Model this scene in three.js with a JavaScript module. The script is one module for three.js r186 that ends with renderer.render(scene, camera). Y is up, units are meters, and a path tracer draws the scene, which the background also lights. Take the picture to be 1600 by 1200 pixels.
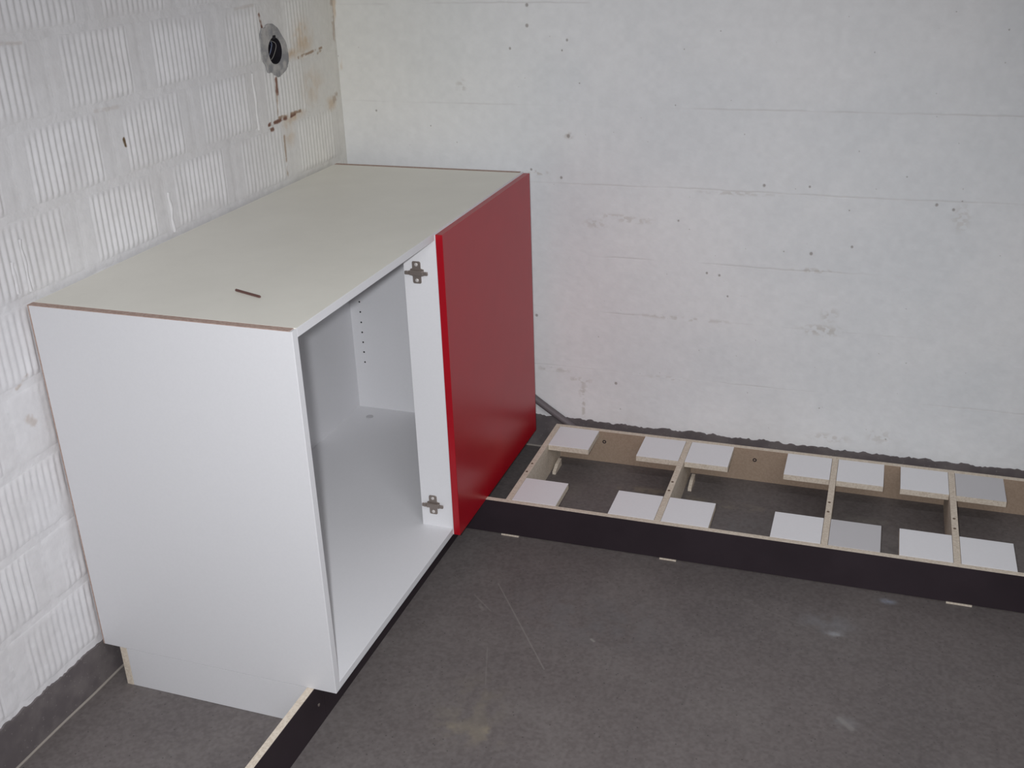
import * as THREE from 'three';
import { RoundedBoxGeometry } from 'three/addons/geometries/RoundedBoxGeometry.js';
import { mergeGeometries } from 'three/addons/utils/BufferGeometryUtils.js';
import { RectAreaLightUniformsLib } from 'three/addons/lights/RectAreaLightUniformsLib.js';

// ---------------------------------------------------------------- camera, lights, exposure
const scene = new THREE.Scene();
scene.background = new THREE.Color(0x000000);
const camera = new THREE.PerspectiveCamera(39.39, 4 / 3, 0.02, 40);
camera.position.set(1.501, 1.5091, 2.7523);
camera.rotation.set(-0.4152, 0.3476, -0.0353, 'YXZ');
scene.add(camera);

const renderer = new THREE.WebGLRenderer({ antialias: true });
renderer.toneMapping = THREE.LinearToneMapping;
renderer.toneMappingExposure = 0.955;
renderer.shadowMap.enabled = true;
RectAreaLightUniformsLib.init();

const FLASH = 10.4, BATTEN_FILL = 38.0;
// the built-in flash of the camera that took the picture, a few centimetres beside its lens
const flash = new THREE.SpotLight(new THREE.Color(0.965, 0.99, 1.03), FLASH, 0, 0.81, 1.0, 2);
flash.position.set(1.462, 1.515, 2.765);
flash.target.position.set(0.84, 0.42, 1.0); scene.add(flash.target);
flash.castShadow = true; flash.shadow.radius = 1; flash.shadow.mapSize.set(2048, 2048); flash.shadow.bias = -0.0005;
scene.add(flash);

// ---------------------------------------------------------------- helpers
const ROOM = { x1: 4.4, z0: -0.045, z1: 4.6, h: 2.5 };
let seed = 20240611;
const rnd = () => { seed = (seed * 1664525 + 1013904223) >>> 0; return seed / 4294967296; };
const rr = (a, b) => a + (b - a) * rnd();
const clamp = (v, a = 0, b = 1) => Math.min(b, Math.max(a, v));
const smooth = (a, b, v) => { const t = clamp((v - a) / (b - a)); return t * t * (3 - 2 * t); };
function hash(x, y, s) { let h = (x * 374761393 + y * 668265263 + s * 2147483647) | 0; h = Math.imul(h ^ (h >>> 13), 1274126177); h ^= h >>> 16; return (h >>> 0) / 4294967296; }
function vnoise(x, y, s = 0) {
  const xi = Math.floor(x), yi = Math.floor(y), u = x - xi, v = y - yi;
  const a = u * u * (3 - 2 * u), b = v * v * (3 - 2 * v);
  const p = hash(xi, yi, s), q = hash(xi + 1, yi, s), r = hash(xi, yi + 1, s), t = hash(xi + 1, yi + 1, s);
  return (p + (q - p) * a) + ((r + (t - r) * a) - (p + (q - p) * a)) * b;
}
function fbm(x, y, oct, s = 0) { let v = 0, a = 0.5, n = 0; for (let i = 0; i < oct; i++) { v += a * vnoise(x, y, s + i * 7); n += a; a *= 0.5; x *= 2.03; y *= 2.03; } return v / n; }

// a texture computed per pixel; fn(u, v) in metres gives [r, g, b] in sRGB 0..255
function tex(w, h, mw, mh, fn, srgb = true) {
  const d = new Uint8Array(w * h * 4);
  for (let j = 0; j < h; j++) for (let i = 0; i < w; i++) {
    const c = fn((i + 0.5) / w * mw, (j + 0.5) / h * mh), k = (j * w + i) * 4;
    d[k] = clamp(c[0], 0, 255); d[k + 1] = clamp(c[1], 0, 255); d[k + 2] = clamp(c[2], 0, 255); d[k + 3] = 255;
  }
  const t = new THREE.DataTexture(d, w, h, THREE.RGBAFormat);
  t.wrapS = t.wrapT = THREE.MirroredRepeatWrapping;
  t.magFilter = THREE.LinearFilter; t.minFilter = THREE.LinearMipmapLinearFilter; t.generateMipmaps = true;
  if (srgb) t.colorSpace = THREE.SRGBColorSpace;
  t.repeat.set(1 / mw, 1 / mh);           // uv of every surface is in metres
  t.needsUpdate = true;
  return t;
}
const mix = (c, k, t) => [c[0] + (k[0] - c[0]) * t, c[1] + (k[1] - c[1]) * t, c[2] + (k[2] - c[2]) * t];
// distance from a point to a segment
function segd(x, y, a, b, c, d) { const vx = c - a, vy = d - b, t = clamp(((x - a) * vx + (y - b) * vy) / (vx * vx + vy * vy)); return Math.hypot(x - a - vx * t, y - b - vy * t); }

// uv in metres from the dominant normal axis
function metric(g, ox = 0, oy = 0, oz = 0) {
  const n = g.attributes.normal, p = g.attributes.position, uv = new Float32Array(p.count * 2);
  for (let i = 0; i < p.count; i++) {
    const ax = Math.abs(n.getX(i)), ay = Math.abs(n.getY(i)), az = Math.abs(n.getZ(i));
    const x = p.getX(i) + ox, y = p.getY(i) + oy, z = p.getZ(i) + oz;
    if (ax >= ay && ax >= az) { uv[2 * i] = z; uv[2 * i + 1] = y; }
    else if (ay >= az) { uv[2 * i] = x; uv[2 * i + 1] = z; }
    else { uv[2 * i] = x; uv[2 * i + 1] = y; }
  }
  g.setAttribute('uv', new THREE.BufferAttribute(uv, 2));
  return g;
}
// a board between two corners, its edges eased by r
function board(x0, x1, y0, y1, z0, z1, r = 0.0006) {
  const g = r > 0 ? new RoundedBoxGeometry(x1 - x0, y1 - y0, z1 - z0, 1, r) : new THREE.BoxGeometry(x1 - x0, y1 - y0, z1 - z0);
  g.translate((x0 + x1) / 2, (y0 + y1) / 2, (z0 + z1) / 2);
  return metric(g);
}
const used = {};
function numbered(n) { used[n] = (used[n] ?? -1) + 1; return used[n] ? `${n}_${String(used[n]).padStart(3, '0')}` : n; }
function mesh(name, g, m, parent = scene) {
  const o = new THREE.Mesh(g, m); o.name = parent === scene ? numbered(name) : name;
  o.castShadow = o.receiveShadow = true; parent.add(o); return o;
}
function part(name, g, m, parent, label) { const o = mesh(name, g, m, parent); if (label) o.userData.label = label; return o; }
function thing(name, label, category, group) {
  const o = new THREE.Group(); o.name = numbered(name); o.userData = { label, category };
  if (group) o.userData.group = group; scene.add(o); return o;
}
function struct(name, g, m) { const o = mesh(name, g, m); o.userData.kind = 'structure'; return o; }
function tag(o, label, category, group) { o.userData.label = label; o.userData.category = category; if (group) o.userData.group = group; return o; }

// ---------------------------------------------------------------- procedural materials
const std = (o) => new THREE.MeshStandardMaterial(o);
// -- painted board-marked concrete (back wall): form-board seams, pits, stains
const seamY = [0.085, 0.272, 0.455, 0.618, 0.82, 1.029, 1.29, 1.50, 1.70, 1.92, 2.13, 2.34];
const pits = [[0.565, 1.284, 4], [0.564, 1.233, 4.2], [0.515, 1.175, 3], [0.673, 1.197, 3], [0.659, 1.171, 2.2], [0.107, 1.003, 2.5], [0.674, 0.949, 4.5], [0.652, 0.835, 3.5], [0.979, 0.733, 2.5], [1.33, 0.665, 4], [1.313, 0.841, 2.5], [0.571, 0.426, 4], [1.199, 0.839, 3.5], [1.061, 0.592, 3], [1.095, 0.588, 3], [1.12, 0.53, 2.4], [0.81, 0.236, 4], [1.62, 0.81, 3.5], [1.66, 0.80, 3.2], [1.43, 0.69, 3], [0.566, 0.854, 3]];
for (let i = 0; i < 420; i++) pits.push([rr(-0.0, 3), rr(0.1, 2.5), 0.5 + 1.1 * rnd() ** 3]);
const smears = [[1.372, 0.455, 0.05, 0.014, 0.5], [1.39, 0.50, 0.02, 0.02, 0.35], [0.585, 0.846, 0.03, 0.006, 0.6], [0.748, 0.711, 0.03, 0.012, 0.35], [0.856, 0.726, 0.05, 0.008, 0.35], [1.0, 0.455, 0.12, 0.006, 0.4], [0.71, 0.20, 0.012, 0.035, 0.4], [0.712, 0.14, 0.005, 0.05, 0.55], [0.70, 0.235, 0.035, 0.008, 0.4], [1.167, 0.085, 0.05, 0.01, 0.35], [1.42, 0.14, 0.05, 0.012, 0.35], [1.55, 0.16, 0.03, 0.02, 0.3], [0.62, 0.26, 0.05, 0.007, 0.4], [0.96, 0.27, 0.06, 0.006, 0.3], [0.80, 0.735, 0.05, 0.006, 0.4], [1.34, 0.62, 0.05, 0.006, 0.45], [1.13, 0.815, 0.09, 0.005, 0.35], [0.37, 1.075, 0.014, 0.018, 0.4], [0.675, 0.95, 0.012, 0.008, 0.5], [1.68, 0.78, 0.02, 0.03, 0.3]];
const grid = new Map();
for (const p of pits) { const k = Math.floor(p[0] / 0.05) + ',' + Math.floor(p[1] / 0.05); if (!grid.has(k)) grid.set(k, []); grid.get(k).push(p); }
function pitAt(x, y) {
  let m = 0; const a = Math.floor(x / 0.05), b = Math.floor(y / 0.05);
  for (let i = -1; i <= 1; i++) for (let j = -1; j <= 1; j++) { const l = grid.get((a + i) + ',' + (b + j)); if (l) for (const p of l) m = Math.max(m, 1 - smooth(p[2] * 0.0006, p[2] * 0.0013, Math.hypot(x - p[0], (y - p[1]) * 0.9))); }
  return m;
}
function seamAt(x, y) {
  let m = 0;
  for (let i = 0; i < seamY.length; i++) {
    if (Math.abs(y - seamY[i]) > 0.04) continue;
    const c = seamY[i] + 0.004 * (vnoise(x * 4, i * 9.1, 3) - 0.5) + 0.004 * (fbm(x * 26, i * 3.3, 3, 5) - 0.5);
    m = Math.max(m, (1 - smooth(0.0008, 0.003, Math.abs(y - c))) * smooth(0.42, 0.72, fbm(x * 6 + i * 13, i * 4.7, 4, 11)));
  }
  return m;
}
const concreteMap = tex(2048, 1707, 3, 2.5, (x, y) => {
  let c = [233, 233, 233];
  const n = fbm(x * 3.1, y * 3.1, 4, 1), f = fbm(x * 60, y * 60, 3, 2);
  c = mix(c, [216, 219, 221], smooth(0.35, 0.8, n) * 0.5);
  c = mix(c, [232, 229, 217], (1 - smooth(0.0, 0.75, x)) * smooth(0.7, 1.15, y) * 0.5);      // warmer tone towards the upper left corner
  c = mix(c, [230, 224, 224], (1 - smooth(0.0, 1.6, x)) * (1 - smooth(0.3, 0.9, y)) * 0.7);
  c = c.map((v) => v + (f - 0.5) * 9);
  c = mix(c, [204, 200, 198], seamAt(x, y) * 0.4);
  for (const s of smears) { const d = Math.hypot((x - s[0]) / s[2], (y - s[1]) / s[3]); if (d < 1.6) c = mix(c, [182, 174, 164], s[4] * 0.9 * (1 - smooth(0.3, 1.6, d)) * smooth(0.42, 0.62, fbm(x * 90, y * 120, 3, 21))); }
  c = mix(c, [132, 122, 116], pitAt(x, y) * 0.55);
  const st = 1 - smooth(0.002, 0.012, segd(x, y, 0.004, 1.36, 0.004, 1.12));
  c = mix(c, [196, 168, 136], st * 0.5 * smooth(0.4, 0.6, fbm(x * 40, y * 14, 3, 31)));
  return c;
});
const concreteBump = tex(2048, 1707, 3, 2.5, (x, y) => {
  let h = 150;
  const bandI = seamY.findIndex((s) => s > y);
  h += (hash(bandI, 3, 9) - 0.5) * 14;                                                    // each form board stood a little proud or back
  h += (fbm(x * 8, y * 20, 4, 41) - 0.5) * 50 + (fbm(x * 70, y * 110, 3, 42) - 0.5) * 26;
  h -= seamAt(x, y) * 26; h -= pitAt(x, y) * 70;
  return [h, h, h];
}, false);
const M = {};
M.concrete = std({ map: concreteMap, bumpMap: concreteBump, bumpScale: 0.005, roughness: 0.85 });

// -- white paint on the ribbed blocks, with rust and dirt where the photograph has them; u is z + 0.045, v is y
const brown = [[0.22, 1.036, 0.353, 1.031, 0.004, 0.95], [0.19, 1.040, 0.30, 1.040, 0.0035, 0.8], [0.335, 1.018, 0.352, 1.018, 0.004, 0.9], [0.04, 1.184, 0.17, 1.174, 0.003, 0.75], [0.045, 1.176, 0.09, 1.170, 0.003, 0.6], [0.295, 1.14, 0.297, 1.10, 0.004, 0.9], [0.299, 1.10, 0.305, 1.05, 0.003, 0.55], [0.287, 0.99, 0.291, 0.89, 0.0035, 0.55], [0.338, 1.296, 0.327, 1.25, 0.0042, 1.0], [-0.04, 1.3, -0.04, 1.2, 0.008, 0.35], [0.0, 1.04, -0.03, 1.05, 0.01, 0.4], [0.35, 1.32, 0.44, 1.318, 0.003, 0.12], [1.14, 1.32, 1.2, 1.325, 0.003, 0.14], [0.9, 1.168, 0.98, 1.172, 0.004, 0.12], [1.30, 0.735, 1.33, 0.72, 0.004, 0.3], [1.31, 0.64, 1.32, 0.655, 0.008, 0.25]];
const rustBlobs = [[0.14, 1.225, 0.05, 0.05, 0.5], [0.11, 1.09, 0.06, 0.05, 0.22], [0.26, 1.0, 0.03, 0.04, 0.3], [0.02, 1.03, 0.03, 0.02, 0.4], [0.21, 1.03, 0.05, 0.012, 0.5], [0.2, 1.185, 0.03, 0.014, 0.55]];
M.brickMap = tex(1280, 1152, 2.0, 1.8, (u, y) => {
  const z = u - 0.045;
  let c = [227, 225, 226];
  c = mix(c, [222, 219, 219], smooth(0.35, 0.75, fbm(z * 7, y * 7, 4, 51)) * 0.7);
  c = mix(c, [230, 226, 213], (1 - smooth(0.0, 0.6, z)) * 0.65);
  c = c.map((v) => v + (fbm(z * 80, y * 80, 2, 52) - 0.5) * 8);
  for (const b of rustBlobs) { const d = Math.hypot((z - b[0]) / b[2], (y - b[1]) / b[3]); if (d < 1.5) c = mix(c, [204, 176, 144], b[4] * (1 - smooth(0.2, 1.5, d)) * (0.4 + smooth(0.3, 0.7, fbm(z * 40, y * 40, 3, 61)))); }
  for (const b of brown) { const w = b[4] * (0.6 + 0.9 * fbm(z * 120, y * 120, 2, 62)); c = mix(c, b[5] > 0.85 ? [120, 84, 70] : [150, 122, 98], b[5] * (1 - smooth(w * 0.5, w * 1.5, segd(z, y, b[0], b[1], b[2], b[3]))) * smooth(0.25, 0.55, fbm(z * 60, y * 60, 2, 63))); }
  const ch = segd(z, y, 0.910, 1.104, 0.908, 1.090); c = mix(c, [104, 84, 60], 1 - smooth(0.003, 0.0065, ch + 0.003 * vnoise(z * 300, y * 300, 64)));
  return c;
});
M.brickBump = tex(1024, 1024, 0.7, 0.7, (x, y) => { const h = 128 + (fbm(x * 45, y * 45, 4, 71) - 0.5) * 150; return [h, h, h]; }, false);
M.brick = std({ map: M.brickMap, bumpMap: M.brickBump, bumpScale: 0.0022, roughness: 0.8 });
const mortarBump = tex(1024, 1024, 0.9, 0.9, (x, y) => { const h = 128 + (fbm(x * 30, y * 30, 4, 73) - 0.5) * 190; return [h, h, h]; }, false);
M.mortar = std({ map: M.brickMap, bumpMap: mortarBump, bumpScale: 0.005, roughness: 0.85 });
M.greyMortar = std({ map: tex(256, 256, 0.25, 0.25, (x, y) => mix([146, 145, 146], [184, 180, 176], smooth(0.3, 0.75, fbm(x * 60, y * 60, 4, 81)))), bumpMap: mortarBump, bumpScale: 0.006, roughness: 0.95 });
M.plainPaint = std({ color: 0xdedcda, roughness: 0.85 });

// -- grey sealed floor, dusty and scratched
const scratches = [[0.70, 0.69, 0.905, 0.967, 0.0016, 0.5], [0.66, 0.75, 0.72, 0.80, 0.0018, 0.35], [0.76, 0.93, 0.80, 1.05, 0.0015, 0.3], [0.687, 0.785, 0.70, 0.80, 0.004, 0.35], [0.975, 0.836, 0.983, 0.842, 0.003, 0.7], [1.30, 0.60, 1.45, 0.66, 0.0015, 0.2], [1.1, 1.25, 1.5, 1.1, 0.0015, 0.15], [1.52, 0.94, 1.545, 0.965, 0.006, 0.35]];
const blots = [[0.80, 1.13, 0.07, 0.10, [132, 124, 108], 0.4], [0.835, 1.20, 0.06, 0.03, [140, 130, 112], 0.4], [0.77, 1.19, 0.025, 0.012, [140, 131, 114], 0.5], [0.86, 1.18, 0.02, 0.012, [150, 140, 118], 0.6], [1.494, 0.664, 0.02, 0.014, [170, 172, 174], 0.65], [1.475, 0.63, 0.06, 0.04, [138, 142, 148], 0.35], [1.60, 0.50, 0.02, 0.012, [150, 156, 170], 0.8], [0.95, 0.76, 0.2, 0.1, [112, 112, 114], 0.3], [1.532, 0.952, 0.03, 0.02, [140, 142, 144], 0.35], [0.9, 0.0, 0.14, 0.03, [160, 150, 130], 0.0], [0.62, 0.03, 0.25, 0.05, [100, 100, 100], 0.2], [0.95, 0.14, 0.12, 0.018, [150, 140, 118], 0.5], [1.16, 0.16, 0.14, 0.02, [150, 140, 118], 0.4], [1.55, 0.14, 0.2, 0.02, [130, 126, 118], 0.4], [0.73, 0.2, 0.06, 0.05, [124, 120, 112], 0.4], [1.24, 0.3, 0.12, 0.1, [116, 116, 116], 0.35]];
const floorMap = tex(2048, 2048, 2.6, 2.6, (x, zz) => {
  const z = zz - 0.045;
  let c = [108, 101, 99];
  c = mix(c, [98, 92, 91], smooth(0.3, 0.75, fbm(x * 3, z * 3, 4, 91)) * 0.6);
  c = mix(c, [120, 114, 111], smooth(0.5, 0.8, fbm(x * 9 + 7, z * 9, 4, 92)) * 0.35);
  c = c.map((v) => v + (fbm(x * 150, z * 150, 2, 93) - 0.5) * 20);
  if (hash(Math.floor(x * 500), Math.floor(z * 500), 5) > 0.9975) c = mix(c, [60, 56, 56], 0.7);
  for (const b of blots) { const d = Math.hypot((x - b[0]) / b[2], (z - b[1]) / b[3]); if (d < 1.5) c = mix(c, b[4], b[5] * (1 - smooth(0.2, 1.5, d)) * smooth(0.3, 0.68, fbm(x * 38, z * 38, 4, 94))); }
  for (const s of scratches) c = mix(c, [150, 146, 140], s[5] * (1 - smooth(s[4] * 0.5, s[4] * 1.4, segd(x, z, s[0], s[1], s[2], s[3]))));
  return c;
});
const floorBump = tex(1024, 1024, 0.8, 0.8, (x, y) => { const h = 128 + (fbm(x * 40, y * 40, 4, 95) - 0.5) * 120; return [h, h, h]; }, false);
M.floor = std({ map: floorMap, bumpMap: floorBump, bumpScale: 0.0008, roughness: 0.62 });
M.skirt = std({ map: tex(1024, 128, 1.2, 0.15, (x, y) => { let c = mix([96, 89, 90], [114, 107, 106], smooth(0.3, 0.8, fbm(x * 24, y * 24, 4, 101))); if (hash(Math.floor(x * 420), Math.floor(y * 420), 8) > 0.99) c = mix(c, [150, 145, 142], 0.5); return c; }), roughness: 0.75 });
M.coveLine = std({ color: 0x9a928a, roughness: 0.8 });

// -- board materials
M.melamine = std({ map: tex(256, 256, 0.3, 0.3, (x, y) => { const n = (fbm(x * 300, y * 300, 2, 111) - 0.5) * 3; return [237 + n, 236 + n, 238 + n]; }), roughness: 0.42 });  // white lifted above the outer shell to offset weak light inside the cabinet
M.melamineShellDimmed = std({ map: tex(256, 256, 0.3, 0.3, (x, y) => { const n = (fbm(x * 300, y * 300, 2, 112) - 0.5) * 3; return [221 + n, 220 + n, 222 + n]; }), roughness: 0.42 });  // same white board, toned down to even out stronger light on outer faces
M.melamineTop = std({ map: tex(512, 512, 0.9, 0.9, (x, y) => { const n = (fbm(x * 12, y * 12, 4, 113) - 0.5) * 8; return [238 + n, 235 + n, 224 + n]; }), roughness: 0.45 });
M.melamineGrey = std({ color: 0xcac8ca, roughness: 0.45 });
const chip = (a, b, s) => tex(512, 512, 0.25, 0.25, (x, y) => { let c = mix(a, b, smooth(0.25, 0.75, fbm(x * 260, y * 260, 3, s))); if (hash(Math.floor(x * 900), Math.floor(y * 900), s) > 0.99) c = mix(c, [120, 98, 80], 0.5); return c; });
M.chipboard = std({ map: chip([208, 194, 176], [222, 210, 194], 121), roughness: 0.9 });
M.chipEdge = std({ map: chip([172, 146, 134], [186, 162, 150], 123), roughness: 0.9 });
M.chipBrown = std({ map: chip([160, 139, 120], [168, 147, 128], 125), roughness: 0.85 });
M.blackLaminate = std({ map: tex(512, 256, 1.0, 0.5, (x, y) => { const n = (fbm(x * 14, y * 14, 4, 131) - 0.5) * 12; return [44 + n, 34 + n, 40 + n]; }), roughness: 0.5 });
M.red = new THREE.MeshPhysicalMaterial({ map: tex(256, 256, 0.5, 0.5, (x, y) => { const n = (fbm(x * 16, y * 16, 3, 141) - 0.5) * 8; return [172 + n, 12 + n * 0.3, 30 + n * 0.4]; }), roughness: 0.32 });
M.steel = std({ color: 0x9a8f88, metalness: 0.6, roughness: 0.42 });
M.steelBright = std({ color: 0xe6e0dc, metalness: 0.35, roughness: 0.3 });
M.screwBrown = std({ color: 0x6e5a4a, roughness: 0.7 });
M.darkHole = std({ color: 0x1c1820, roughness: 0.9 });
M.conduit = std({ color: 0x6a6264, roughness: 0.6 });
M.rod = std({ color: 0x6a4a44, metalness: 0.3, roughness: 0.5 });
M.whitePaintMetal = std({ color: 0xe8e8e6, roughness: 0.4 });
M.diffuser = std({ color: 0xffffff, emissive: 0xf8faff, emissiveIntensity: 1.2, roughness: 0.5 });  // glowing face of the added fill battens

// ---------------------------------------------------------------- the room
const Z0 = ROOM.z0;
struct('floor', board(-0.3, ROOM.x1 + 0.3, -0.15, 0, Z0 - 0.3, ROOM.z1 + 0.3, 0), M.floor);
{ const f = scene.getObjectByName('floor'), uv = f.geometry.attributes.uv; for (let i = 0; i < uv.count; i++) uv.setY(i, uv.getY(i) + 0.045); }
struct('ceiling', board(-0.3, ROOM.x1 + 0.3, ROOM.h, ROOM.h + 0.15, Z0 - 0.3, ROOM.z1 + 0.3, 0), M.plainPaint);
struct('wall_back', board(0, ROOM.x1, 0, ROOM.h, Z0 - 0.2, Z0, 0), M.concrete);
struct('wall_right', board(ROOM.x1, ROOM.x1 + 0.2, 0, ROOM.h, Z0 - 0.2, ROOM.z1 + 0.2, 0), M.plainPaint);
struct('wall_front', board(-0.2, ROOM.x1, 0, ROOM.h, ROOM.z1, ROOM.z1 + 0.2, 0), M.plainPaint);

// -- left wall: mortar slab with the round opening of a junction box, and every ribbed block on it
const HOLE = { z: 0.287, y: 1.205, r: 0.0315 };
function circlePath(r, n = 36, wob = 0) { const p = new THREE.Path(); for (let i = 0; i <= n; i++) { const a = -i / n * Math.PI * 2, q = r * (1 + wob * Math.sin(a * 5)); (i ? p.lineTo : p.moveTo).call(p, HOLE.z + q * Math.cos(a), HOLE.y + q * Math.sin(a)); } return p; }
// an outline in (z, y) given thickness along x: extruded, then turned so that shape x runs along world z
function extrudeZY(shape, xa, xb, bevel = 0) {
  const g = new THREE.ExtrudeGeometry(shape, { depth: xb - xa - 2 * bevel, bevelEnabled: bevel > 0, bevelSize: bevel, bevelThickness: bevel, bevelSegments: 1, steps: 1 });
  const p = g.attributes.position;
  for (let i = 0; i < p.count; i++) { const z = p.getX(i), y = p.getY(i), d = p.getZ(i); p.setXYZ(i, xb - bevel - d, y, z); }
  g.computeVertexNormals();
  return metric(g, 0, 0, 0);
}
function shiftU(g, du) { const uv = g.attributes.uv; for (let i = 0; i < uv.count; i++) uv.setX(i, uv.getX(i) + du); return g; }
{
  const s = new THREE.Shape(); s.moveTo(Z0 - 0.2, 0); s.lineTo(ROOM.z1, 0); s.lineTo(ROOM.z1, ROOM.h); s.lineTo(Z0 - 0.2, ROOM.h); s.closePath();
  s.holes.push(circlePath(HOLE.r + 0.002));
  struct('wall_left', shiftU(extrudeZY(s, -0.2, -0.0004), 0.045), M.mortar);
}
const wallLeft = scene.getObjectByName('wall_left');
// thick paint and mortar smeared over the ribs: z, y, half sizes
const smeared = [[1.315, 0.64, 0.055, 0.085], [1.10, 1.235, 0.05, 0.075], [0.86, 1.02, 0.1, 0.022], [0.93, 1.165, 0.09, 0.02], [1.2, 1.175, 0.07, 0.025], [0.66, 0.885, 0.08, 0.03], [1.15, 0.868, 0.1, 0.02], [0.03, 1.24, 0.12, 0.08], [0.42, 1.178, 0.05, 0.012], [1.30, 0.87, 0.08, 0.016], [1.30, 0.40, 0.04, 0.08], [1.36, 0.50, 0.05, 0.02], [0.55, 1.32, 0.2, 0.022], [1.45, 0.25, 0.07, 0.025]];
const PITCH = 0.01645, NR = 12, MARGIN = 0.036, JOINT = 0.0095, LEN = 0.2775, COURSE = 0.153;
// front face of one block: rounded ribs in the middle, smooth ends, softened by thick paint
function brickGeometry(z0, z1, y0, y1, ribA, ribB, s, amp) {
  const cols = [], d = PITCH / 6;
  for (let z = z0; z < z1 - 1e-5; z += d) cols.push(z);
  cols.push(z1);
  const edge = [0, 0.0025, 0.006];
  const rows = [y0, y0 + edge[1], y0 + edge[2]]; for (let k = 1; k < 9; k++) rows.push(y0 + (y1 - y0) * k / 9); rows.push(y1 - edge[2], y1 - edge[1], y1);
  rows.sort((a, b) => a - b);
  const P = [], UV = [], I = [], nc = cols.length, nr = rows.length;
  const H = (z, y) => {
        let h = 0.0006 + 0.0016 * (fbm(z * 22 + s, y * 22, 3, 7) - 0.5);
    const n = fbm(z * 9 + s * 3.7, y * 9 + s, 3, 17), endN = 0.006 * vnoise(z * 60, s * 5, 23);
    const inR = z > ribA && z < ribB ? 1 : 0;
    if (inR) {
      const ph = Math.cos(2 * Math.PI * (z - ribA) / PITCH);           // groove at ribA, ridge half a pitch on
      const rid = Math.pow(0.5 - 0.5 * ph, 0.8);
      const fade = smooth(0.004, 0.014, y - y0 - endN) * smooth(0.004, 0.014, y1 - y - endN) * (0.55 + 0.45 * smooth(0.3, 0.5, n));
      let cover = 1;
      for (const q of smeared) { const d = Math.hypot((z - q[0]) / q[2], (y - q[1]) / q[3]); if (d < 1.5) cover = Math.min(cover, smooth(0.6, 1.35, d + 0.7 * (fbm(z * 50, y * 50, 2, 19) - 0.5))); }
      h += amp * (rid - 0.35) * fade * cover;
    }
    const ez = Math.min(z - z0, z1 - z), ey = Math.min(y - y0, y1 - y);
    const tz = 1 - smooth(0, 0.012, ez); h = h * (1 - tz) - 0.0002 * tz;
    return h - (0.0012 + 0.0022 * vnoise(z * 25, s * 3 + (y > (y0 + y1) / 2 ? 9 : 0), 29)) * (1 - smooth(0, 0.006, ey));
  };
  for (let j = 0; j < nr; j++) for (let i = 0; i < nc; i++) { P.push(H(cols[i], rows[j]), rows[j], cols[i]); UV.push(cols[i] + 0.045, rows[j]); }
  for (let j = 0; j < nr - 1; j++) for (let i = 0; i < nc - 1; i++) { const a = j * nc + i, b = a + 1, c = a + nc, e = c + 1; I.push(a, c, b, b, c, e); }
  // sides running back into the mortar
  const ring = []; for (let i = 0; i < nc; i++) ring.push(i); for (let j = 1; j < nr; j++) ring.push(j * nc + nc - 1); for (let i = nc - 2; i >= 0; i--) ring.push((nr - 1) * nc + i); for (let j = nr - 2; j > 0; j--) ring.push(j * nc);
  const base = P.length / 3;
  for (const r of ring) { P.push(P[r * 3], P[r * 3 + 1], P[r * 3 + 2]); UV.push(UV[r * 2], UV[r * 2 + 1]); }
  for (const r of ring) { P.push(-0.012, P[r * 3 + 1], P[r * 3 + 2]); UV.push(UV[r * 2], UV[r * 2 + 1]); }
  for (let k = 0; k < ring.length; k++) { const n = (k + 1) % ring.length; const m = base + ring.length; I.push(base + k, base + n, m + k, base + n, m + n, m + k); }
  const g = new THREE.BufferGeometry();
  g.setAttribute('position', new THREE.Float32BufferAttribute(P, 3)); g.setAttribute('uv', new THREE.Float32BufferAttribute(UV, 2)); g.setIndex(I); g.computeVertexNormals();
  return g;
}
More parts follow.
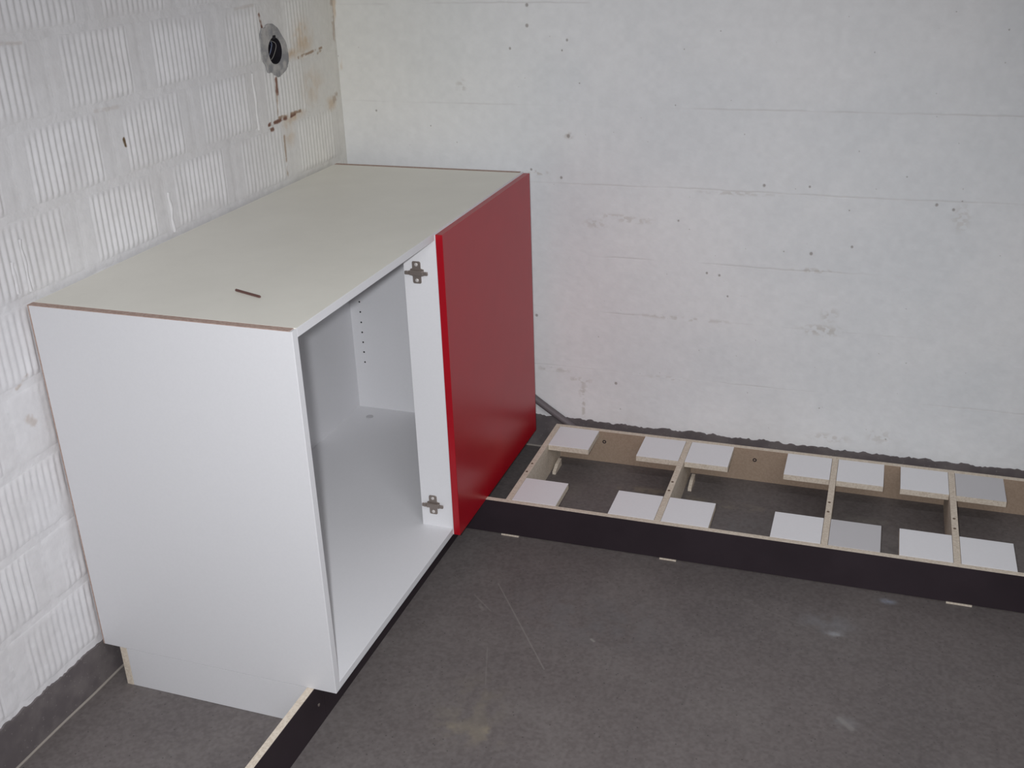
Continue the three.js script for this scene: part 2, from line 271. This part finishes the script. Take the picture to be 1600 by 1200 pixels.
{
  const variants = [];
  let k = 0;
  for (let row = 0; row < 16; row++) {
    const y0 = 0.107 + row * COURSE + 0.0045, y1 = Math.min(0.107 + (row + 1) * COURSE - 0.0045, ROOM.h - 0.003);
    if (y1 - y0 < 0.03) continue;
    const off = row % 2 === 0 ? 0.114 : 0.256;
    for (let n = -2; n < 20; n++) {
      let z0 = off + n * LEN + JOINT / 2, z1 = off + (n + 1) * LEN - JOINT / 2;
      const full0 = z0;
      if (z1 < Z0 + 0.03 || z0 > ROOM.z1 - 0.03) continue;
      z0 = Math.max(z0, Z0 + 0.004); z1 = Math.min(z1, ROOM.z1 - 0.002);
      if (row === 7 && z0 < 0.287 && z1 > 0.287) z0 = 0.335;               // the block broken out for the junction box
      else if (row === 7 && z1 > 0.22 && z1 < 0.287) z1 = 0.228;
      const ribA = full0 + MARGIN - 0.001, ribB = ribA + NR * PITCH;
      const near = full0 < 1.7 && row < 10, cut = z0 !== full0 || z1 - z0 < LEN - JOINT - 0.001 || y1 - y0 < COURSE - 0.02;
      let o;
      const corner = z0 < 0.08 && row >= 6 && row % 2 === 0;              // smooth cut block in the corner
      if (near || cut) o = part('brick', brickGeometry(z0, z1, y0, y1, corner ? 9 : ribA, ribB, k * 1.37, rr(0.0030, 0.0044) * (z0 < 0.3 ? 0.75 : 1)), M.brick, wallLeft);
      else {
        const v = k % 5;
        if (!variants[v]) variants[v] = [brickGeometry(0, LEN - JOINT, 0.4, 0.4 + COURSE - 0.009, MARGIN - 0.001, MARGIN - 0.001 + NR * PITCH, 40 + v * 2.1, 0.0037), v];
        o = part('brick', variants[v][0], M.brick, wallLeft);
        o.position.set(0, y0 - 0.4, z0);
      }
      if (k) o.name = `brick_${String(k).padStart(3, '0')}`;
      k++;
    }
  }
  // mortar squeezed out of a few head joints
  let q = 0;
  for (const [z, ya, yb] of [[0.401, 1.028, 1.165], [0.795, 0.875, 0.965], [1.245, 0.885, 0.985], [1.275, 0.89, 0.95]]) {
    const pts = []; for (let i = 0; i <= 6; i++) pts.push(new THREE.Vector3(-0.001 + 0.001 * Math.sin(i * 2.1), ya + (yb - ya) * i / 6, z + 0.0015 * Math.sin(i * 1.7 + z * 30)));
    const g = new THREE.TubeGeometry(new THREE.CatmullRomCurve3(pts), 12, 0.0045, 7, false);
    const uv = g.attributes.uv, p = g.attributes.position; for (let i = 0; i < uv.count; i++) uv.setXY(i, p.getZ(i) + 0.045, p.getY(i));
    const o = part('mortar_ridge', g, M.mortar, wallLeft); if (q) o.name = `mortar_ridge_00${q}`; q++;
  }
}
// -- grey filler round the junction box
{
  const s = new THREE.Shape();
  const out = [[0.352, 1.212], [0.347, 1.245], [0.335, 1.262], [0.322, 1.262], [0.308, 1.270], [0.285, 1.268], [0.262, 1.256], [0.246, 1.236], [0.233, 1.222], [0.226, 1.196], [0.228, 1.172], [0.238, 1.158], [0.252, 1.150], [0.266, 1.146], [0.281, 1.141], [0.296, 1.146], [0.312, 1.156], [0.330, 1.158], [0.335, 1.176], [0.345, 1.188]];
  const cr = new THREE.CatmullRomCurve3(out.map((p) => new THREE.Vector3(p[0], p[1], 0)), true, 'catmullrom', 0.3).getPoints(100);
  cr.forEach((p, i) => { const j = 0.0018 * (hash(i, 1, 4) - 0.5); (i ? s.lineTo : s.moveTo).call(s, p.x + j, p.y + j); });
  s.holes.push(circlePath(HOLE.r + 0.0024, 40, 0.015));
  part('mortar_patch', extrudeZY(s, -0.02, 0.0042, 0.0015), M.greyMortar, wallLeft, 'rough grey mortar patch around the round junction box');
  const box = thing('junction_box', 'dark round flush junction box with loose wires in the ribbed wall', 'junction box');
  box.position.set(0, HOLE.y, HOLE.z);
  const L = new THREE.LatheGeometry([[0.0, -0.055], [0.029, -0.055], [0.0302, -0.053], [0.0304, 0.0034], [0.0312, 0.0042], [0.0321, 0.0036], [0.0321, -0.0565], [0, -0.0565]].map((p) => new THREE.Vector2(p[0], p[1])), 40);
  L.rotateZ(-Math.PI / 2);
  part('box_shell', L, M.darkHole, box);
  // small knock-out notch above the opening
  const nub = new RoundedBoxGeometry(0.012, 0.012, 0.019, 2, 0.004); nub.translate(-0.0012, 0.0335, -0.001);
  part('box_lug', nub, M.darkHole, box);
  const wm = std({ color: 0x7d8598, roughness: 0.5 }), wb = std({ color: 0x3a3f6a, roughness: 0.5 }), wg = std({ color: 0x8d8a86, roughness: 0.5 });
  const wire = (pts, m) => part('wire', new THREE.TubeGeometry(new THREE.CatmullRomCurve3(pts.map((p) => new THREE.Vector3(...p))), 40, 0.0009, 8, false), m, box);
  wire([[-0.05, -0.01, 0.012], [-0.012, -0.02, 0.020], [-0.005, 0.004, 0.006], [-0.004, 0.020, 0.001], [-0.02, 0.026, 0.004], [-0.05, 0.02, 0.006]], wm);
  wire([[-0.05, -0.016, 0.006], [-0.008, -0.022, 0.010], [-0.004, -0.004, -0.010], [-0.004, 0.014, -0.019], [-0.008, 0.022, -0.010], [-0.02, 0.026, 0.004], [-0.05, 0.018, 0.01]], wg);
  wire([[-0.05, 0.0, 0.016], [-0.010, -0.010, 0.016], [-0.006, 0.004, 0.002], [-0.012, 0.016, -0.004], [-0.05, 0.01, -0.01]], wb);
}
// -- the floor coating turned up the walls, its top edge ragged
function ragged(a, b, hA, hB, s) {
  const sh = new THREE.Shape(); sh.moveTo(a, 0); sh.lineTo(b, 0);
  const n = Math.round((b - a) / 0.006);
  for (let i = 0; i <= n; i++) { const u = b + (a - b) * i / n; const h = hA + (hB - hA) * clamp((u - a) / 1.6) + 0.006 * (vnoise(u * 11, s, 3) - 0.5) + 0.007 * (vnoise(u * 60, s, 5) - 0.5) + 0.004 * (hash(i, s, 2) - 0.5); sh.lineTo(u, h); }
  sh.closePath(); return sh;
}
struct('baseboard_left', extrudeZY(ragged(Z0, ROOM.z1, 0.092, 0.104, 31), -0.004, 0.0035, 0.0008), M.skirt);
{
  const g = new THREE.ExtrudeGeometry(ragged(0.0, ROOM.x1, 0.105, 0.107, 57), { depth: 0.0035, bevelEnabled: true, bevelSize: 0.0006, bevelThickness: 0.0006, bevelSegments: 1 });
  g.translate(0, 0, Z0 - 0.0006); struct('baseboard_back', metric(g), M.skirt);
}
// pale sealant bead where the turned-up coating meets the floor
{
  const bead = (pts) => new THREE.TubeGeometry(new THREE.CatmullRomCurve3(pts), 60, 0.0032, 6, false);
  const a = [], b = []; for (let i = 0; i <= 30; i++) { const t = i / 30; a.push(new THREE.Vector3(0.0045 + 0.001 * Math.sin(i * 2.3), 0.001, Z0 + 0.01 + t * 2.4)); b.push(new THREE.Vector3(0.01 + t * 2.6, 0.001, Z0 + 0.0045 + 0.001 * Math.sin(i * 1.9))); }
  struct('trim_1', bead(a), M.coveLine); struct('trim_2', bead(b), M.coveLine);
}

// ---------------------------------------------------------------- white corner base cabinet
const X0 = 0.0125, XF = 0.572, P = 0.0985, T = 0.8684, CZ0 = 0.0434, CZ1 = 1.2743, TH = 0.0165, ZR = 0.655;
{
  const c = thing('base_cabinet', 'white open corner base cabinet with a red front panel beside its opening', 'cabinet');
  c.position.set(X0, P, CZ0);
  const B = (name, x0, x1, y0, y1, z0, z1, m, r, label, parent = c) => part(name, board(x0 - X0, x1 - X0, y0 - P, y1 - P, z0 - CZ0, z1 - CZ0, r), m, parent, label);
  const side = (z0, z1, outer) => {
    const s = B('side_panel', X0 + 0.003, XF - 0.001, P, T - 0.0012, z0, z1, outer ? M.melamineShellDimmed : M.melamine, 0.0005);
    B('edge_band', XF - 0.001, XF, P, T, z0, z1, M.melamine, 0.0004, undefined, s);
    B('raw_edge', X0, X0 + 0.003, P, T, z0 + 0.0003, z1 - 0.0003, M.chipEdge, 0, 'brown raw chipboard back edge of the side', s);
    B('raw_edge', X0 + 0.003, XF - 0.006, T - 0.0012, T, z0 + 0.0006, z1 - 0.0004, M.chipEdge, 0, 'brown raw chipboard top edge of the side', s);
  };
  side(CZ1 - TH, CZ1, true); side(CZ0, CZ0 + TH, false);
  const top = B('top_panel', X0, XF - 0.001, T - TH, T, CZ0 + TH, CZ1 - TH, M.melamineTop, 0.0004);
  B('edge_band', XF - 0.001, XF, T - TH, T, CZ0 + TH, CZ1 - TH, M.melamine, 0.0004, undefined, top);
  const bot = B('bottom_panel', X0, XF - 0.001, P, P + TH, CZ0 + TH, CZ1 - TH, M.melamine, 0.0004);
  B('edge_band', XF - 0.001, XF, P, P + TH, CZ0 + TH, CZ1 - TH, M.melamine, 0.0004, undefined, bot);
  B('back_panel', X0 + 0.004, X0 + 0.007, P + TH, T - TH, CZ0 + TH, CZ1 - TH, M.melamine, 0);
  B('stile', 0.492, XF, P + TH, T - TH, ZR - 0.0165, ZR, M.melamine, 0.0005, 'white upright carrying the two hinge plates');
  const f = B('front_panel', XF + 0.0015, XF + 0.0185, P - 0.0005, 0.8646, CZ0 - 0.001, ZR - 0.0005, M.red, 0.0012, 'glossy red front panel with red edges');
  // thin pale back face of the front, seen as a light line against the cabinet
  B('backing', XF + 0.0003, XF + 0.0015, P, 0.864, CZ0, ZR - 0.0008, M.melamine, 0, undefined, f);
  for (const y of [0.460, 0.428, 0.395, 0.363, 0.331, 0.299, 0.266]) {
    const g = new THREE.CylinderGeometry(0.0026, 0.0026, 0.0006, 14); g.rotateX(Math.PI / 2); g.translate(0.052 - X0, y - P, CZ0 + TH + 0.0002 - CZ0);
    part('pin_hole', g, M.darkHole, c);
  }
  { const g = new THREE.CylinderGeometry(0.011, 0.011, 0.002, 20); g.translate(0.085 - X0, P + TH + 0.001 - P, 0.125 - CZ0); part('cover_cap', g, M.melamineGrey, c); }
  // cross-shaped hinge mounting plates: winged base, raised arm, three screws
  for (const y of [0.775, 0.176]) {
    const sh = new THREE.Shape(); const w = 0.0098, h = 0.0255, r = 0.004;
    sh.moveTo(-w + r, -h); sh.lineTo(w - r, -h); sh.quadraticCurveTo(w, -h, w, -h + r); sh.lineTo(w, -0.009); sh.lineTo(0.017, -0.007); sh.lineTo(0.017, 0.007); sh.lineTo(w, 0.009); sh.lineTo(w, h - r); sh.quadraticCurveTo(w, h, w - r, h); sh.lineTo(-w + r, h); sh.quadraticCurveTo(-w, h, -w, h - r); sh.lineTo(-w, 0.009); sh.lineTo(-0.015, 0.007); sh.lineTo(-0.015, -0.007); sh.lineTo(-w, -0.009); sh.lineTo(-w, -h + r); sh.quadraticCurveTo(-w, -h, -w + r, -h);
    const g = new THREE.ExtrudeGeometry(sh, { depth: 0.0016, bevelEnabled: true, bevelSize: 0.0004, bevelThickness: 0.0004, bevelSegments: 1 });
    g.translate(0.524 - X0, y - P, ZR + 0.0004 - CZ0);
    const pl = part('hinge_plate', metric(g), M.steel, c, y > 0.5 ? 'upper cross-shaped metal hinge plate' : 'lower cross-shaped metal hinge plate');
    const arm = mergeGeometries([new RoundedBoxGeometry(0.034, 0.0115, 0.007, 2, 0.0018).translate(0.001, 0, 0.0035), new RoundedBoxGeometry(0.056, 0.0085, 0.0055, 2, 0.0018).translate(0.0, -0.0008, 0.003), new THREE.CylinderGeometry(0.0036, 0.0036, 0.0086, 14).rotateX(Math.PI / 2).translate(-0.019, 0, 0.004)].map((q) => { q = q.toNonIndexed(); return q; }));
    arm.translate(0.524 - X0, y - P, ZR + 0.002 - CZ0);
    part('arm', arm, M.steel, pl);
    for (const sy of [-0.0185, 0.0185]) {
      const s = new THREE.LatheGeometry([[0, 0.0016], [0.0016, 0.0016], [0.0018, 0.001], [0.0034, 0.0014], [0.0042, 0.0004], [0.0042, 0]].map((q) => new THREE.Vector2(...q)), 16);
      s.rotateX(Math.PI / 2); s.translate(0.524 - X0, y + sy - P, ZR + 0.0024 - CZ0);
      part('screw', s, M.steelBright, pl);
    }
  }
}
// -- thin metal rod left lying on the cabinet top
{
  const a = new THREE.Vector3(0.358, T + 0.0026, 1.110), b = new THREE.Vector3(0.426, T + 0.0026, 1.134), len = a.distanceTo(b);
  const prof = [[0, -len / 2], [0.0018, -len / 2], [0.0025, -len / 2 + 0.001], [0.0025, len / 2 - 0.004], [0.0019, len / 2 - 0.001], [0.0012, len / 2], [0, len / 2]].map((p) => new THREE.Vector2(...p));
  const g = new THREE.LatheGeometry(prof, 12);
  const o = tag(mesh('metal_rod', g, M.rod), 'thin dark brown rod lying on the cabinet top', 'rod');
  o.position.copy(a).add(b).multiplyScalar(0.5);
  o.quaternion.setFromUnitVectors(new THREE.Vector3(0, 1, 0), b.clone().sub(a).normalize());
}

// ---------------------------------------------------------------- plinth frame under the cabinet
{
  const f = thing('plinth_frame', 'raw chipboard plinth frame under the white cabinet with white end panel', 'plinth');
  const PH = P - 0.0006;
  const rail = part('front_rail', board(0.5055, 0.521, 0, PH, 0.0, 1.2424, 0.0003), M.chipboard, f);
  part('laminate_face', board(0.521, 0.5223, 0, PH - 0.0002, 0.0, 1.2418, 0.0003), M.blackLaminate, rail, 'black laminate face');
  const r2 = part('front_rail', board(0.5055, 0.521, 0, PH, 1.2426, 2.2, 0.0003), M.chipboard, f);
  part('laminate_face', board(0.521, 0.5223, 0, PH - 0.0002, 1.2434, 2.2, 0.0003), M.blackLaminate, r2, 'black laminate face');
  const sc = new THREE.CylinderGeometry(0.0035, 0.0035, 0.0012, 14); sc.rotateZ(Math.PI / 2); sc.translate(0.5226, 0.052, 1.266); part('screw', sc, M.steel, r2);
  part('rear_rail', board(0.053, 0.069, 0, PH, 0.0, 1.2735, 0.0006), M.chipboard, f);
  part('end_panel', board(0.0695, 0.505, 0, PH - 0.0012, 1.2568, 1.2731, 0.0006), M.melamineShellDimmed, f, 'white end panel below the cabinet side');
  for (const z of [0.02, 0.42, 0.83]) part('cross_member', board(0.0695, 0.505, 0, PH, z, z + 0.016, 0.0006), M.chipboard, f);
}

// ---------------------------------------------------------------- empty plinth frame along the back wall
{
  const f = thing('plinth_frame', 'empty raw chipboard plinth frame with black front lying along the back wall', 'plinth');
  const ang = 0.0062, OX = 0.638, OZ = 0.0; f.position.set(OX, 0, OZ); f.rotation.y = ang;
  const H = 0.1003, B = (x0, x1, y0, y1, z0, z1, r = 0.0006) => board(x0 - OX, x1 - OX, y0, y1, z0 - OZ, z1 - OZ, r);
  const XE = 2.56, ZI = 0.4575, ZO = 0.4725, ZB0 = -0.0095, ZB1 = 0.006;
  const fr = part('front_rail', B(0.5235, XE, 0.004, H, ZI, ZO), M.chipboard, f);
  part('laminate_face', B(0.5235, XE, 0.004, H - 0.0002, ZO, ZO + 0.0013, 0.0003), M.blackLaminate, fr, 'black laminate face');
  const rear = part('rear_rail', B(0.638, XE, 0, H, ZB0, ZB1 - 0.0008), M.chipboard, f);
  part('inner_face', B(0.654, XE, 0, H - 0.0008, ZB1 - 0.0008, ZB1, 0.0001), M.chipBrown, rear, 'plain brown inner face');
  for (const x of [0.789, 1.226]) { const g = new THREE.TorusGeometry(0.0042, 0.0014, 8, 18); g.translate(x - OX, 0.067, ZB1 + 0.0004 - OZ); part('screw_hole', g, M.darkHole, f); }
  const cross = [0.638, 1.0315, 1.4355, 1.7325, 2.1325, XE - 0.016];
  for (const x of cross) {
    const m = part('cross_member', B(x, x + 0.0158, 0, H, ZB1, ZI), M.chipboard, f);
    for (const z of [0.252, 0.300]) { const g = new THREE.CylinderGeometry(0.0034, 0.0034, 0.0012, 12); g.translate(x + 0.007 - OX, H + 0.0002, z); part('screw', g, M.screwBrown, m); }
  }
  const S = 0.119, PT = 0.0165;
  const block = (x, z, grey, dz = 0) => {
    const m = part('corner_block', B(x, x + S, H - PT, H - 0.0014, z, z + S + dz, 0.0003), M.chipboard, f, grey ? 'chipboard corner block with grey face' : undefined);
    part('top_face', B(x + 0.0002, x + S - 0.0002, H - 0.0014, H + 0.0004, z + 0.0002, z + S + dz - 0.0002, 0.0003), grey ? M.melamineGrey : M.melamine, m, grey ? 'grey melamine face' : 'white melamine face');
  };
  for (let i = 0; i < cross.length - 1; i++) {
    const a = cross[i] + 0.0165, b = cross[i + 1] - S - 0.0007;
    block(a, ZB1 + 0.0005, i === 3, 0.004); block(b, ZB1 + 0.0005, false, 0.004);
    block(a, ZI - S - 0.004, i === 2, 0.003); block(b, ZI - S - 0.004, false, 0.003);
  }
}
// -- wooden shims pushed under the black front rail, wedges beside the cross members
const shimSpots = [[0.655, 0.4765, 0.048, 'pale shim under the black front rail nearest the red panel'], [1.075, 0.474, 0.042, 'pale shim under the black front rail at its middle'], [1.758, 0.4705, 0.056, 'pale shim under the black front rail at the far right']];
for (const [x, z, w, label] of shimSpots) {
  const sh = new THREE.Shape(); sh.moveTo(0, 0); sh.lineTo(0.04, 0); sh.lineTo(0.04, 0.0015); sh.lineTo(0, 0.0038); sh.closePath();
  const g = new THREE.ExtrudeGeometry(sh, { depth: w, bevelEnabled: false }); g.rotateY(Math.PI / 2); g.translate(-w / 2, 0, -0.0012);
  const o = tag(mesh('wooden_shim', metric(g), M.chipboard), label, 'shim', 'shims under the black front rail'); o.position.set(x, 0, z);
}
for (const [x, z, label] of [[0.6645, 0.06, 'small pale wood wedge on the floor inside the frame beside the red panel'], [1.0595, 0.05, 'small pale wood wedge on the floor behind the second cross member']]) {
  const sh = new THREE.Shape(); sh.moveTo(0, 0); sh.lineTo(0.06, 0); sh.lineTo(0.06, 0.008); sh.lineTo(0.03, 0.019); sh.lineTo(0, 0.022); sh.closePath();
  const g = new THREE.ExtrudeGeometry(sh, { depth: 0.009, bevelEnabled: true, bevelSize: 0.0005, bevelThickness: 0.0005, bevelSegments: 1 }); g.translate(0, 0.0005, -0.008); g.rotateY(-Math.PI / 2);
  const o = tag(mesh('wood_wedge', metric(g), M.chipboard), label, 'wedge', 'wedges on the floor in the frame'); o.position.set(x, 0, z);
}
// -- grey conduit coming down the back wall behind the cabinet and on along the foot of the wall
{
  const pts = [[0.20, 0.46, -0.0335], [0.33, 0.345, -0.0335], [0.46, 0.247, -0.0335], [0.565, 0.163, -0.0335], [0.635, 0.115, -0.0335], [0.68, 0.086, -0.033], [0.73, 0.062, -0.030], [0.82, 0.035, -0.028], [0.98, 0.0125, -0.028], [1.2, 0.0115, -0.028], [1.6, 0.0115, -0.028]].map((p) => new THREE.Vector3(...p));
  tag(mesh('conduit', new THREE.TubeGeometry(new THREE.CatmullRomCurve3(pts), 120, 0.0108, 14, false), M.conduit), 'dark grey conduit slanting down the back wall behind the red panel', 'conduit');
}

// ---------------------------------------------------------------- added ceiling lights, out of view, for overhead fill
for (const [x, z, label] of [[1.9, 2.3, 'added fill batten light nearest the cabinet corner'], [3.1, 3.5, 'added fill batten light towards the rear of the room']]) {
  const t = thing('added_ceiling_light', label, 'ceiling light', 'added fill battens'); t.position.set(x, ROOM.h, z);
  part('housing', new RoundedBoxGeometry(1.26, 0.05, 0.12, 2, 0.008).translate(0, -0.025, 0), M.whitePaintMetal, t);
  part('diffuser', new RoundedBoxGeometry(1.20, 0.04, 0.10, 3, 0.015).translate(0, -0.065, 0), M.diffuser, t);
  for (const s of [-1, 1]) part('end_cap', new RoundedBoxGeometry(0.03, 0.075, 0.125, 2, 0.006).translate(s * 0.63, -0.0475, 0), M.whitePaintMetal, t);
  const l = new THREE.RectAreaLight(0xf8faff, BATTEN_FILL, 1.2, 0.1);
  l.position.set(x, ROOM.h - 0.09, z); l.lookAt(x, 0, z); scene.add(l);
}

renderer.render(scene, camera);
